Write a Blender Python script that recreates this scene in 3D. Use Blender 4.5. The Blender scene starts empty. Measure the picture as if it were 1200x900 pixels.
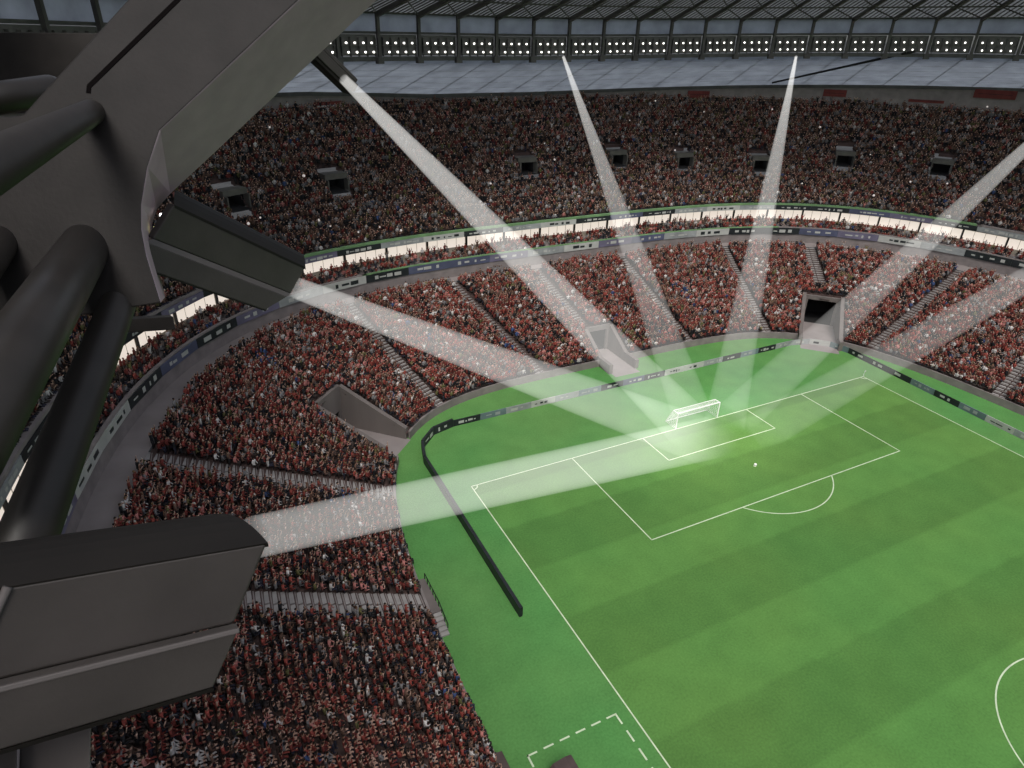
import bpy, bmesh, math, random
import numpy as np
from mathutils import Vector, Matrix
random.seed(7); rng = np.random.default_rng(7)
S = bpy.context.scene
COL = S.collection
R = math.radians

# ------------------------------------------------------------------ helpers
class MB:
    """collects polygons (with material slots) and links them as one mesh object"""
    def __init__(self): self.v = []; self.f = []; self.m = []
    def poly(self, pts, m=0):
        i = len(self.v); self.v += [tuple(p) for p in pts]; self.f.append(tuple(range(i, i+len(pts)))); self.m.append(m)
    def prism(self, a, b, m=0, caps=True, ms=None):
        """a, b: two rings with the same count"""
        n = len(a); i = len(self.v); self.v += [tuple(p) for p in a] + [tuple(p) for p in b]
        for k in range(n):
            j = (k+1) % n; self.f.append((i+k, i+j, i+n+j, i+n+k)); self.m.append(ms[k] if ms else m)
        if caps:
            self.f.append(tuple(i+k for k in range(n-1, -1, -1))); self.m.append(m)
            self.f.append(tuple(i+n+k for k in range(n))); self.m.append(m)
    def box(self, c, dx, dy, dz, ax=(1,0,0), ay=(0,1,0), az=(0,0,1), m=0):
        c = Vector(c); ax = Vector(ax)*dx/2; ay = Vector(ay)*dy/2; az = Vector(az)*dz/2
        lo = [c-ax-ay-az, c+ax-ay-az, c+ax+ay-az, c-ax+ay-az]; hi = [p+2*az for p in lo]
        self.prism(lo, hi, m)
    def tube(self, p, q, r0, r1=None, n=12, m=0, cap=False):
        p = Vector(p); q = Vector(q); r1 = r0 if r1 is None else r1
        d = (q-p).normalized(); x = d.orthogonal().normalized(); y = d.cross(x)
        ring = lambda c, r: [c+(x*math.cos(2*math.pi*k/n)+y*math.sin(2*math.pi*k/n))*r for k in range(n)]
        if cap:
            rs = [(p-d*r0*math.sin(a)*0.9, r0*math.cos(a)) for a in (1.35, 1.0, .6, .25, 0)]
            for (c0, s0), (c1, s1) in zip(rs, rs[1:]): self.prism(ring(c0, s0), ring(c1, s1), m, caps=False)
        self.prism(ring(p, r0), ring(q, r1), m)
    def sphere(self, c, r, n=10, k=6, m=0):
        c = Vector(c); rings = []
        for j in range(1, k):
            a = math.pi*j/k
            rings.append([c+Vector((math.sin(a)*math.cos(2*math.pi*i/n), math.sin(a)*math.sin(2*math.pi*i/n), math.cos(a)))*r for i in range(n)])
        for a, b in zip(rings, rings[1:]): self.prism(b, a, m, caps=False)
        self.poly(rings[0], m); self.poly(rings[-1][::-1], m)
    def mesh(self, name, mats):
        me = bpy.data.meshes.new(name); me.from_pydata(self.v, [], self.f); me.update()
        for m in (mats if isinstance(mats, (list, tuple)) else [mats]): me.materials.append(m)
        me.polygons.foreach_set('material_index', self.m)
        return me
    def build(self, name, mats, parent=None, loc=None, smooth=False, fix=True):
        me = self.mesh(name, mats)
        if fix or smooth:
            bm = bmesh.new(); bm.from_mesh(me)
            if fix:
                bmesh.ops.remove_doubles(bm, verts=bm.verts, dist=1e-4); bmesh.ops.recalc_face_normals(bm, faces=bm.faces)
            bm.to_mesh(me); bm.free()
        if smooth: me.polygons.foreach_set('use_smooth', [True]*len(me.polygons))
        o = bpy.data.objects.new(name, me); COL.objects.link(o)
        if parent:
            o.parent = parent
            if loc is None: o.matrix_parent_inverse = Matrix.Translation(-Vector(parent.location))
        if loc is not None: o.location = loc
        return o

def tag(o, label=None, cat=None, group=None, kind=None):
    if label: o['label'] = label
    if cat: o['category'] = cat
    if group: o['group'] = group
    if kind: o['kind'] = kind
    return o
def thing(name, label, cat, loc=(0,0,0), group=None):
    o = bpy.data.objects.new(name, None); COL.objects.link(o); o.location = loc; o.empty_display_size = .3
    return tag(o, label, cat, group)
def bevel(o, w, seg=2):
    b = o.modifiers.new('bevel', 'BEVEL'); b.width = w; b.segments = seg; b.limit_method = 'ANGLE'; b.angle_limit = R(25)
    return o

# ------------------------------------------------------------------ materials
def mat(name, col, rough=.8, noise=.15, scale=2., metal=0., bump=0., spec=.3, streak=False):
    m = bpy.data.materials.new(name); m.use_nodes = True; nt = m.node_tree; N = nt.nodes; L = nt.links
    p = N['Principled BSDF']; p.inputs['Roughness'].default_value = rough; p.inputs['Metallic'].default_value = metal
    p.inputs['Specular IOR Level'].default_value = spec
    tc = N.new('ShaderNodeTexCoord'); n = N.new('ShaderNodeTexNoise'); n.inputs['Scale'].default_value = scale; n.inputs['Detail'].default_value = 5
    src = tc.outputs['Object']
    if streak:
        mp = N.new('ShaderNodeMapping'); mp.inputs['Scale'].default_value = (1, 1, .12); L.new(src, mp.inputs[0]); src = mp.outputs[0]
    L.new(src, n.inputs['Vector'])
    r = N.new('ShaderNodeValToRGB'); r.color_ramp.elements[0].position = .3; r.color_ramp.elements[1].position = .7
    r.color_ramp.elements[0].color = [c*(1-noise) for c in col]+[1]; r.color_ramp.elements[1].color = [min(1, c*(1+noise)) for c in col]+[1]
    L.new(n.outputs['Fac'], r.inputs[0]); L.new(r.outputs[0], p.inputs['Base Color'])
    if bump:
        b = N.new('ShaderNodeBump'); b.inputs['Strength'].default_value = bump; b.inputs['Distance'].default_value = .02
        n2 = N.new('ShaderNodeTexNoise'); n2.inputs['Scale'].default_value = scale*12; n2.inputs['Detail'].default_value = 4
        L.new(tc.outputs['Object'], n2.inputs['Vector']); L.new(n2.outputs['Fac'], b.inputs['Height']); L.new(b.outputs[0], p.inputs['Normal'])
    return m
def emit(name, col, s):
    m = bpy.data.materials.new(name); m.use_nodes = True; nt = m.node_tree
    p = nt.nodes['Principled BSDF']; p.inputs['Base Color'].default_value = (*[c*.5 for c in col], 1)
    p.inputs['Emission Color'].default_value = (*col, 1); p.inputs['Emission Strength'].default_value = s
    return m

M = dict(
    concrete=mat('concrete', (.235, .205, .195), .9, .16, .7, bump=.2),
    terr=mat('terrace_seats', (.085, .056, .050), .85, .25, 1.),
    walkway=mat('walkway_concrete', (.27, .235, .225), .9, .10, .35),
    stairc=mat('stair_concrete', (.33, .31, .295), .9, .15, 1.2),
    tunnelc=mat('tunnel_concrete', (.165, .142, .132), .9, .12, .5, streak=True),
    tan=mat('tan_render', (.42, .37, .29), .9, .1, .6),
    black=mat('black_paint', (.012, .012, .013), .6, .2, 1.),
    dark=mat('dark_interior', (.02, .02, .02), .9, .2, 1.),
    green=mat('green_paint', (.16, .28, .13), .7, .2, .5),
    white=mat('white_paint', (.8, .8, .78), .6, .05, 1.),
    line=mat('line_paint', (.62, .72, .50), .9, .16, 1.2),
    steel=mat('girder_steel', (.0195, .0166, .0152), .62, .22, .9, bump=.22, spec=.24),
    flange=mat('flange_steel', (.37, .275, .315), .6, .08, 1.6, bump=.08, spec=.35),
    tubem=mat('strut_steel', (.022, .0185, .0162), .42, .15, 1.5, spec=.32),
    house=mat('lamp_housing_paint', (.047, .0405, .0372), .6, .16, 1.1, bump=.15, spec=.35),
    hood=mat('lamp_hood_paint', (.012, .010, .0085), .65, .15, 1.0, spec=.18),
    ledge=mat('lamp_ledge_lit_tone', (.095, .083, .079), .55, .08, 1.5, spec=.35),  # lighter than the housing: light on the upward face put into the colour
    deck=mat('roof_deck', (.27, .26, .235), .8, .2, .3),
    rib=mat('roof_rib', (.09, .085, .08), .7, .15, .6),
    gantry=mat('gantry_steel', (.09, .088, .084), .7, .2, .8),
    galv=mat('galvanised', (.35, .35, .36), .5, .1, 1.),
    lamp=emit('floodlight_lamp', (1, .98, .92), 2.2),
    window=emit('lit_window', (1, .885, .775), .44),
    flash=emit('flash_light', (1, .9, .86), .24),
    indicator=emit('indicator_lamp', (.95, 1, .45), 1.2),
    lens=emit('spot_lens', (1, 1, 1), 3.),
    joint=mat('joint_sealant', (.006, .005, .005), .95, .1, 1., spec=0.),
    vomc=mat('vomitory_concrete', (.115, .108, .095), .9, .15, .8),
    shelter=mat('shelter_shell', (.085, .06, .055), .7, .2, 1.),
    red=mat('red_banner', (.16, .035, .03), .8, .2, .8),
    asphalt=mat('asphalt', (.05, .05, .05), .95, .2, .2),
    navy=mat('board_navy', (.085, .092, .15), .5, .25, .4),
    violet=mat('board_violet', (.15, .135, .20), .5, .2, .4),
    slate=mat('board_slate', (.14, .19, .20), .5, .2, .4),
    bwhite=mat('board_white', (.46, .455, .43), .5, .1, .6),
    bblack=mat('board_black', (.022, .025, .028), .5, .3, .6),
    bgrey=mat('board_grey', (.30, .31, .31), .5, .2, .6),
)
def glass_mat(name, col, dens):
    m = bpy.data.materials.new(name); m.use_nodes = True; nt = m.node_tree; N = nt.nodes; L = nt.links
    out = N['Material Output']; N.remove(N['Principled BSDF'])
    tc = N.new('ShaderNodeTexCoord'); n = N.new('ShaderNodeTexNoise'); n.inputs['Scale'].default_value = .35; n.inputs['Detail'].default_value = 6
    L.new(tc.outputs['Object'], n.inputs['Vector'])
    r = N.new('ShaderNodeValToRGB'); r.color_ramp.elements[0].color = [c*.75 for c in col]+[1]; r.color_ramp.elements[1].color = [min(1, c*1.15) for c in col]+[1]
    r.color_ramp.elements[0].position = .3; r.color_ramp.elements[1].position = .7
    L.new(n.outputs['Fac'], r.inputs[0])
    t = N.new('ShaderNodeBsdfTranslucent'); d = N.new('ShaderNodeBsdfPrincipled'); d.inputs['Roughness'].default_value = .35
    L.new(r.outputs[0], t.inputs[0]); L.new(r.outputs[0], d.inputs['Base Color'])
    mx = N.new('ShaderNodeMixShader'); mx.inputs[0].default_value = dens
    L.new(t.outputs[0], mx.inputs[1]); L.new(d.outputs[0], mx.inputs[2]); L.new(mx.outputs[0], out.inputs['Surface'])
    return m
for k_ in ('lamp', 'flash', 'indicator', 'lens'): M[k_].cycles.emission_sampling = 'NONE'
M['glaze'] = glass_mat('polycarbonate_glazing', (.25, .275, .31), .35)
M['deck'] = glass_mat('smoky_roof_sheet', (.19, .198, .205), .5)
M['clere'] = glass_mat('clerestory_glazing', (.36, .385, .43), .35)

def grass_mat(name, stripes):
    m = bpy.data.materials.new(name); m.use_nodes = True; nt = m.node_tree; N = nt.nodes; L = nt.links
    p = N['Principled BSDF']; p.inputs['Roughness'].default_value = .9; p.inputs['Specular IOR Level'].default_value = .15
    tc = N.new('ShaderNodeTexCoord')
    def noise(s, d=5):
        n = N.new('ShaderNodeTexNoise'); n.inputs['Scale'].default_value = s; n.inputs['Detail'].default_value = d; L.new(tc.outputs['Object'], n.inputs['Vector']); return n
    big = noise(.045, 3); mid = noise(.35); fine = noise(5., 4)
    ramp = N.new('ShaderNodeValToRGB'); e = ramp.color_ramp.elements
    e[0].position = .36; e[1].position = .66
    e[0].color = ((.093, .231, .055, 1) if stripes else (.086, .262, .070, 1)); e[1].color = ((.112, .238, .055, 1) if stripes else (.120, .268, .075, 1))
    L.new(big.outputs['Fac'], ramp.inputs[0]); col = ramp.outputs[0]
    def mul(col, val):
        mx = N.new('ShaderNodeMix'); mx.data_type = 'RGBA'; mx.blend_type = 'MULTIPLY'; mx.inputs[0].default_value = 1
        L.new(col, mx.inputs[6]); L.new(val, mx.inputs[7]); return mx.outputs[2]
    def rng_(src, lo, hi, a=.3, b=.7):
        mr = N.new('ShaderNodeMapRange'); mr.inputs[1].default_value = a; mr.inputs[2].default_value = b; mr.inputs[3].default_value = lo; mr.inputs[4].default_value = hi
        L.new(src, mr.inputs[0]); return mr.outputs[0]
    col = mul(col, rng_(mid.outputs['Fac'], .92, 1.08)); col = mul(col, rng_(fine.outputs['Fac'], .88, 1.12))
    if stripes:
        sx = N.new('ShaderNodeSeparateXYZ'); L.new(tc.outputs['Object'], sx.inputs[0])
        wob = N.new('ShaderNodeMath'); wob.operation = 'MULTIPLY_ADD'; L.new(mid.outputs['Fac'], wob.inputs[0]); wob.inputs[1].default_value = .5; L.new(sx.outputs['Y'], wob.inputs[2])
        a = N.new('ShaderNodeMath'); a.operation = 'ADD'; L.new(wob.outputs[0], a.inputs[0]); a.inputs[1].default_value = 21.4
        s = N.new('ShaderNodeMath'); s.operation = 'SINE'; k = N.new('ShaderNodeMath'); k.operation = 'MULTIPLY'; k.inputs[1].default_value = math.pi/6.63
        L.new(a.outputs[0], k.inputs[0]); L.new(k.outputs[0], s.inputs[0])
        col2 = rng_(s.outputs[0], .905, 1.08, -.12, .12)
        col = mul(col, col2)
    L.new(col, p.inputs['Base Color'])
    b = N.new('ShaderNodeBump'); b.inputs['Strength'].default_value = .4; b.inputs['Distance'].default_value = .03; L.new(fine.outputs['Fac'], b.inputs['Height']); L.new(b.outputs[0], p.inputs['Normal'])
    return m
M['pitch'] = grass_mat('pitch_grass', True); M['turf'] = grass_mat('surround_turf', False)

mc = bpy.data.materials.new('clothing_and_skin'); mc.use_nodes = True
pc = mc.node_tree.nodes['Principled BSDF']; pc.inputs['Roughness'].default_value = .85; pc.inputs['Specular IOR Level'].default_value = .2
at = mc.node_tree.nodes.new('ShaderNodeAttribute'); at.attribute_name = 'Col'
mc.node_tree.links.new(at.outputs['Color'], pc.inputs['Base Color'])
M['people'] = mc

# ------------------------------------------------------------------ camera
CAM = Vector((-58.4564, -57.1718, 48.024))
def basis(a, b, c):
    ca, sa, cb, sb, cc, sc = math.cos(a), math.sin(a), math.cos(b), math.sin(b), math.cos(c), math.sin(c)
    f = Vector((sa*cb, ca*cb, -sb)); r = Vector((ca, -sa, 0)); u = r.cross(f)
    return r*cc+u*sc, -r*sc+u*cc, f
cr, cu, cf = basis(.4758, .5024, .0287); FP = 769.3
cd = bpy.data.cameras.new('camera'); cam = bpy.data.objects.new('camera', cd); COL.objects.link(cam); S.camera = cam
cam.matrix_world = Matrix(((cr.x, cu.x, -cf.x, CAM.x), (cr.y, cu.y, -cf.y, CAM.y), (cr.z, cu.z, -cf.z, CAM.z), (0, 0, 0, 1)))
cd.sensor_width = 36; cd.lens = 36*FP/1200; cd.clip_start = .2; cd.clip_end = 6000
def P(px, py, d):                               # survey point of the girder and lamps by bearing and distance
    return CAM+(cf+cr*((px-600)/FP)-cu*((py-450)/FP))*d
def proj(X):
    d = X-np.array(CAM); z = d@np.array(cf); z = np.where(z < .1, .1, z)
    return 600+FP*(d@np.array(cr))/z, 450-FP*(d@np.array(cu))/z, z

# ------------------------------------------------------------------ bowl geometry
YC = -52.5
def rad(th, a, b, n):
    return ((np.abs(np.cos(th))/a)**n+(np.abs(np.sin(th))/b)**n)**(-1/n)
def pt(th, lv, z):
    r = rad(th, *lv); return np.stack([r*np.cos(th), YC+r*np.sin(th), np.broadcast_to(z, np.shape(th))], -1)
def mixlv(A, B, t): return tuple(p+(q-p)*t for p, q in zip(A, B))
def dirs(lv, d0=-180, d1=180, step=.5):
    """angles spaced evenly along the curve"""
    th = np.linspace(R(d0), R(d1), 6000); p = pt(th, lv, 0); s = np.r_[0, np.cumsum(np.linalg.norm(np.diff(p, axis=0), axis=1))]
    n = max(2, int(round(s[-1]/step))); return np.interp(np.linspace(0, s[-1], n+1), s, th)
L0, L1 = (45.8, 72.8, 4.6), (70, 90, 3.5); LZ0, LZ1, LN = 1.0, 11.2, 38
U0, U1 = (76.2, 94.0, 3.4), (103, 116, 2.3); UZ0, UZ1, UN = 18.0, 35.1, 38
def lowz(t): return LZ0+(LZ1-LZ0)*t
def t_of(x, y, A=L0, B=L1):
    lo = np.zeros_like(x)-.05; hi = np.ones_like(x)*1.05
    for _ in range(26):
        m = (lo+hi)/2; a = A[0]+(B[0]-A[0])*m; b = A[1]+(B[1]-A[1])*m; n = A[2]+(B[2]-A[2])*m
        g = (np.abs(x)/a)**n+(np.abs(y-YC)/b)**n > 1
        lo = np.where(g, m, lo); hi = np.where(g, hi, m)
    return (lo+hi)/2
def ext(a, b, s): return (a[0]+(b[0]-a[0])*s, a[1]+(b[1]-a[1])*s)
# tunnels: (mouth centre, inner centre, half width, parapet height)
TUN = [((-39.6, 10.9), (-46.2, 17.6), 2.7), ((-.3, 16.5), (-.2, 25.2), 2.3), ((35.6, 10.0), (44.3, 18.4), 3.1)]
AIS = [((-44, -15.6), (-70, -14.4), 1.3), ((-43, 1.3), (-69, 3.5), 1.25), ((-31.4, 17.2), (-39.8, 35.4), 0.9), ((-13.2, 19.6), (-22., 38.4), 0.9),
       ((-2.6, 26.5), (-6.4, 38.8), 1.0), ((15.6, 18.6), (11.4, 38.6), 0.9), ((30.2, 15.0), (34.9, 38.5), 0.9), ((46.0, 21.2), (51.0, 30.5), 1.2),
       ((42.5, 5.2), (70, 7.9), 0.9), ((41.5, -14.8), (70, -9.5), 0.9)]
def in_strip(x, y, a, b, w, e0=0., e1=0.):
    a = np.array(a); b = np.array(b); L = np.linalg.norm(b-a); d = (b-a)/L
    u = (x-a[0])*d[0]+(y-a[1])*d[1]; v = -(x-a[0])*d[1]+(y-a[1])*d[0]
    return (u > -e0) & (u < L+e1) & (np.abs(v) < w)
def in_tun(x, y, g=0.):
    r = np.zeros(np.shape(x), bool)
    for a, b, w in TUN: r |= in_strip(x, y, a, b, w+g, 4, g)
    return r

# ---- ground, pitch, lines
g = MB(); g.poly([(-4000, -4000, -.06), (4000, -4000, -.06), (4000, 4000, -.06), (-4000, 4000, -.06)])
tag(g.build('ground', M['asphalt'], fix=False), kind='structure')
th = dirs(L0, step=1.); g = MB(); q = pt(th[:-1], tuple((L0[0]+1.5, L0[1]+1.5, L0[2])), 0.)
g.poly(q); tag(g.build('turf_surround', M['turf'], fix=False), kind='structure')
g = MB(); g.poly([(-34.1, -105.1, .004), (34.1, -105.1, .004), (34.1, .1, .004), (-34.1, .1, .004)])
tag(g.build('pitch', M['pitch'], fix=False), kind='structure')
g = MB(); W = .062; zl = .009
def seg(x0, y0, x1, y1, w=W):
    d = Vector((x1-x0, y1-y0, 0)).normalized(); n = Vector((-d.y, d.x, 0))*w; a = Vector((x0, y0, zl))-d*w; b = Vector((x1, y1, zl))+d*w
    g.poly([a-n, b-n, b+n, a+n])
def arc(cx, cy, r, a0, a1, n=48):
    p = [(cx+r*math.cos(R(a0+(a1-a0)*k/n)), cy+r*math.sin(R(a0+(a1-a0)*k/n))) for k in range(n+1)]
    for k in range(n):
        a, b = p[k], p[k+1]
        def o(q, s): v = Vector((q[0]-cx, q[1]-cy, 0)).normalized()*(r+s*W); return (cx+v.x, cy+v.y, zl)
        g.poly([o(a, -1), o(b, -1), o(b, 1), o(a, 1)])
for (y0, s) in ((0, 1), (-105, -1)):
    seg(-34, y0, 34, y0)
    for hw, dp in ((20.16, 16.5), (9.16, 5.5)):
        seg(-hw, y0, -hw, y0-s*dp); seg(hw, y0, hw, y0-s*dp); seg(-hw, y0-s*dp, hw, y0-s*dp)
seg(-34, 0, -34, -105); seg(34, 0, 34, -105); seg(-34, -52.5, 34, -52.5)
arc(0, -11, 9.15, 180+36.95, 360-36.95); arc(-.8, -52.5, 9.75, 0, 360, 96)
for sx in (-1, 1): arc(sx*34, 0, .7, 180 if sx > 0 else 270, 270 if sx > 0 else 360, 10)
arc(0, -11, .12, 0, 360, 16)
for k in range(6):                                # dashed technical area
    x = -43.1+k*1.42; seg(x, -31.7, x+.72, -31.7, .07)
for x in (-35.2, -43.1):
    for k in range(9): seg(x, -31.7-k*1.6, x, -31.7-k*1.6-.85, .075)
tag(g.build('pitch_lines', M['line'], fix=False), kind='structure')

# ---- stepped terraces
def terrace(A, B, z0, z1, n, cutter, th):
    b = MB(); dz = (z1-z0)/n
    for k in range(n):
        z = z0+dz*k; p = pt(th, mixlv(A, B, k/n), z); q = pt(th, mixlv(A, B, (k+1)/n), z); q2 = q.copy(); q2[:, 2] += dz
        c = (p[:-1]+q[1:])/2; cut = cutter(c[:, 0], c[:, 1]) if cutter else np.zeros(len(c), bool)
        for i in np.nonzero(~cut)[0]:
            b.poly([p[i], p[i+1], q[i+1], q[i]])
            if k < n-1: b.poly([q[i], q[i+1], q2[i+1], q2[i]])
    return b
def ringwall(lv, z0, z1, th, thick=.3, cutter=None, z1f=None):
    b = MB(); lo = pt(th, lv, z0); hi = pt(th, lv, z1); lv2 = (lv[0]+thick, lv[1]+thick, lv[2]); lo2 = pt(th, lv2, z0); hi2 = pt(th, lv2, z1)
    if z1f is not None: hi[:, 2] = z1f(hi); hi2[:, 2] = z1f(hi)
    c = (lo[:-1]+lo[1:])/2; cut = cutter(c[:, 0], c[:, 1]) if cutter else np.zeros(len(c), bool)
    for i in np.nonzero(~cut)[0]:
        b.poly([lo[i], lo[i+1], hi[i+1], hi[i]]); b.poly([hi[i], hi[i+1], hi2[i+1], hi2[i]]); b.poly([hi2[i], hi2[i+1], lo2[i+1], lo2[i]])
        for j, s in ((i-1, i), (i+1, i+1)):
            if 0 <= j < len(cut) and cut[j]: b.poly([lo[s], hi[s], hi2[s], lo2[s]])
    return b
thL = np.unique(np.r_[dirs(mixlv(L0, L1, .5), -180, 0, 3.), dirs(mixlv(L0, L1, .5), 0, 180, .45)])
stand = thing('lower_stand', 'lower spectator tier curving round the end of the green pitch', 'grandstand', (0, 30, 0))
terrace(L0, L1, LZ0, LZ1, LN, in_tun, thL).build('terrace', M['terr'], stand, fix=False)
ringwall((L0[0]-.25, L0[1]-.25, L0[2]), 0, 1.15, thL, .24, in_tun).build('front_wall', M['concrete'], stand, fix=False)
LW = (73.0, 91.2, 3.5)
b = MB(); p = pt(thL, L1, LZ1); q = pt(thL, LW, LZ1+.25)
for i in range(len(thL)-1): b.poly([p[i], p[i+1], q[i+1], q[i]])
b.build('walkway', M['walkway'], stand, fix=False)
for a, c, w in AIS:
    b = MB(); a = np.array(a); c = np.array(c); Ls = np.linalg.norm(c-a); d = (c-a)/Ls; nrm = np.array((-d[1], d[0]))
    ss = np.arange(0, Ls, .02); tt = t_of(a[0]+d[0]*ss, a[1]+d[1]*ss)
    for k in range(LN):
        sel = ss[(tt >= k/LN) & (tt < (k+1)/LN)]
        if len(sel) < 8: continue
        s0, s1 = sel[0], sel[-1]; z = lowz(k/LN); h = (LZ1-LZ0)/LN/2; sm = (s0+s1)/2
        wd = 2*w+.2; g = .09
        for v0, v1 in ((-wd/2, -g), (g, wd/2)):
            lo = [np.r_[a+d*u+nrm*v, z-.02] for u, v in ((sm-.06, v0), (s1+.02, v0), (s1+.02, v1), (sm-.06, v1))]
            b.prism(lo, [np.r_[x[:2], z+h] for x in lo])
        lo = [np.r_[a+d*u+nrm*v, z-.02] for u, v in ((s0+.03, -wd/2), (sm-.16, -wd/2), (sm-.16, wd/2), (s0+.03, wd/2))]
        b.prism(lo, [np.r_[x[:2], z+.015] for x in lo], 1)
    b.build('stairway', [M['stairc'], M['concrete']], stand, fix=False)
for ti, (a, c, w) in enumerate(TUN):
    a2 = np.array(a); c2 = np.array(c); Ls = np.linalg.norm(c2-a2); d = (c2-a2)/Ls; n = np.array((-d[1], d[0]))
    b = MB(); a3 = a2-d*.6
    b.poly([np.r_[x, .015] for x in (a3-n*w, a3+n*w, c2+d*.24+n*w, c2+d*.24-n*w)])
    tf = b.build('tunnel_floor', M['walkway'], stand, fix=False)
    for s in (-1, 1):
        b = MB(); m = 14; top = []; bot = []
        for k in range(m+1):
            o = a2+d*(Ls*k/m)+n*s*(w+.02); t = float(t_of(o[:1], o[1:])[0]); zz = max(1.15, lowz(max(0, t))+.55)
            if t > -.01 or k: top.append((o, zz))
        for (o0, z0), (o1, z1) in zip(top, top[1:]):
            lo = [np.r_[o0-n*s*.18, 0], np.r_[o1-n*s*.18, 0], np.r_[o1+n*s*.45, 0], np.r_[o0+n*s*.45, 0]]
            b.prism(lo, [np.r_[lo[0][:2], z0], np.r_[lo[1][:2], z1], np.r_[lo[2][:2], z1], np.r_[lo[3][:2], z0]])
        b.build('tunnel_wall', M['tunnelc'], stand)
    t = float(t_of(c2[:1], c2[1:])[0]); zt = lowz(t)+(.6 if ti < 2 else .25); b = MB()
    ax = (*n, 0); ay = (*d, 0)
    oh = 2.6 if ti == 0 else zt-.75
    b.box((*(c2+d*.2), (zt+oh)/2), 2*w, .5, zt-oh, ax, ay)
    for s in (-1, 1): b.box((*(c2+d*.2+n*s*(w-.35)), oh/2), .7, .46, oh, ax, ay)
    b.build('tunnel_lintel', M['tunnelc'], stand)
    # open-fronted passage, its inner shade put in as near-black colour
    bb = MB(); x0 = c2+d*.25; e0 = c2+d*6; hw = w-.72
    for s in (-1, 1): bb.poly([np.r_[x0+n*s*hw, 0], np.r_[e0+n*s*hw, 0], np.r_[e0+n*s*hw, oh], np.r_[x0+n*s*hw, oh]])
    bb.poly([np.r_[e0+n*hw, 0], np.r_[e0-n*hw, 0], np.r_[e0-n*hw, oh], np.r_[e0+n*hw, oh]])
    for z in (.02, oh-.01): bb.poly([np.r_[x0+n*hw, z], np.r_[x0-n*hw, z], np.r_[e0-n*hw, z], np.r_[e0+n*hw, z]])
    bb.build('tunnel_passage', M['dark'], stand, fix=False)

# ---- club balcony
club = thing('club_balcony', 'narrow club balcony with glowing white suite windows between the two tiers', 'balcony', (0, 38, 11.4))
thC = np.unique(np.r_[dirs(LW, -180, 0, 3.), dirs(LW, 0, 180, .8)])
ringwall(LW, LZ1+.2, 14.1, thC, .3).build('fascia_wall', M['concrete'], club, fix=False)
CB0, CB1 = (73.5, 91.8, 3.5), (76.2, 94.5, 3.4)
terrace(CB0, CB1, 13.55, 14.8, 3, None, thC).build('seating_steps', M['concrete'], club, fix=False)
for lo_, hi_, nm, mm in ((-180, 62, 'rail', 'concrete'), (62, 112, 'green_rail', 'green'), (112, 180, 'rail', 'concrete')):
    ringwall((72.92, 91.12, 3.5), 14.3, 14.44, thC[(thC >= R(lo_)-.01) & (thC <= R(hi_)+.002)], .4).build(nm, M[mm], club, fix=False)
ringwall(CB1, 14.3, 15.15, thC, .3).build('ledge', M['tan'], club, fix=False)
ringwall((76.5, 94.8, 3.4), 15.1, 17.25, thC, .3).build('back_wall', M['dark'], club, fix=False)
b = MB(); p = pt(thC, (75.6, 93.35, 3.5), 17.2); q = pt(thC, (77.5, 95.8, 3.4), 17.2)
for i in range(len(thC)-1): b.poly([p[i], p[i+1], q[i+1], q[i]])
b.build('soffit', M['concrete'], club, fix=False)
thW = dirs(CB1, 12, 172, 7.0); WL = (76.3, 94.6, 3.4)
for a, c in zip(thW, thW[1:]):
    b = MB(); m = 4; e = (c-a)*.016
    tt = np.linspace(a+e, c-e, m*3+1); lo = pt(tt, WL, 15.25); hi = pt(tt, WL, 17.0)
    for i in range(m*3): b.poly([lo[i], lo[i+1], hi[i+1], hi[i]])
    w = b.build('suite_window', M['window'], club, fix=False)
    fr = MB()
    for k in range(m+1):
        x = pt(np.array([a+e+(c-a-2*e)*k/m]), (76.24, 94.54, 3.4), 0)[0]; fr.box((x[0], x[1], 16.12), .05 if 0 < k < m else .16, .05, 1.8)
    for z in (15.23, 17.02):
        tt2 = np.linspace(a+e, c-e, 13); lo = pt(tt2, (76.26, 94.56, 3.4), z-.04); hi = pt(tt2, (76.26, 94.56, 3.4), z+.04)
        for i in range(12): fr.poly([lo[i], lo[i+1], hi[i+1], hi[i]])
    fr.build('mullion', M['tan'], w, fix=False)
    x0, x1 = pt(np.array([c-e*.9, c+e*.9]), (76.1, 94.4, 3.4), 0)
    fr = MB(); dd = Vector(x1-x0).normalized(); fr.box((*((x0+x1)/2)[:2], 16.2),   .20, .3, 2.1, dd, dd.cross(Vector((0, 0, 1))))
    fr.build('pier', M['black'], club)

# ---- upper stand
up = thing('upper_stand', 'dim upper tier packed with spectators beneath the roof', 'grandstand', (0, 50, 17))
VOM = [(-36.1, 48.9), (-51.6, 43.4), (-1.1, 51.7), (18.5, 51.6), (32.7, 49.0), (48.2, 43.8), (63.3, 36.2), (74.7, 23.1)]
def vframe(x, y):
    th0 = math.atan2(y-YC, x); p = pt(np.array([th0-.004, th0+.004]), mixlv(U0, U1, float(t_of(np.array([x]), np.array([y]), U0, U1)[0])), 0)
    tg = (p[1]-p[0])[:2]; tg /= np.linalg.norm(tg); nn = np.array((-tg[1], tg[0]))
    if nn@np.array((x, y-YC)) < 0: nn = -nn
    return tg, nn
VF = [(np.array(v), *vframe(*v)) for v in VOM]
def in_vom(x, y, g=0., front=0.):
    r = np.zeros(np.shape(x), bool)
    for c, tg, nn in VF:
        u = (x-c[0])*tg[0]+(y-c[1])*tg[1]; v = (x-c[0])*nn[0]+(y-c[1])*nn[1]; r |= (np.abs(u) < 1.6+g) & (v > -2.4-g-front) & (v < 1.6+g)
    return r
thU = np.unique(np.r_[dirs(U0, -180, 0, 4.), dirs(U0, 0, 180, .7)])
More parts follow.
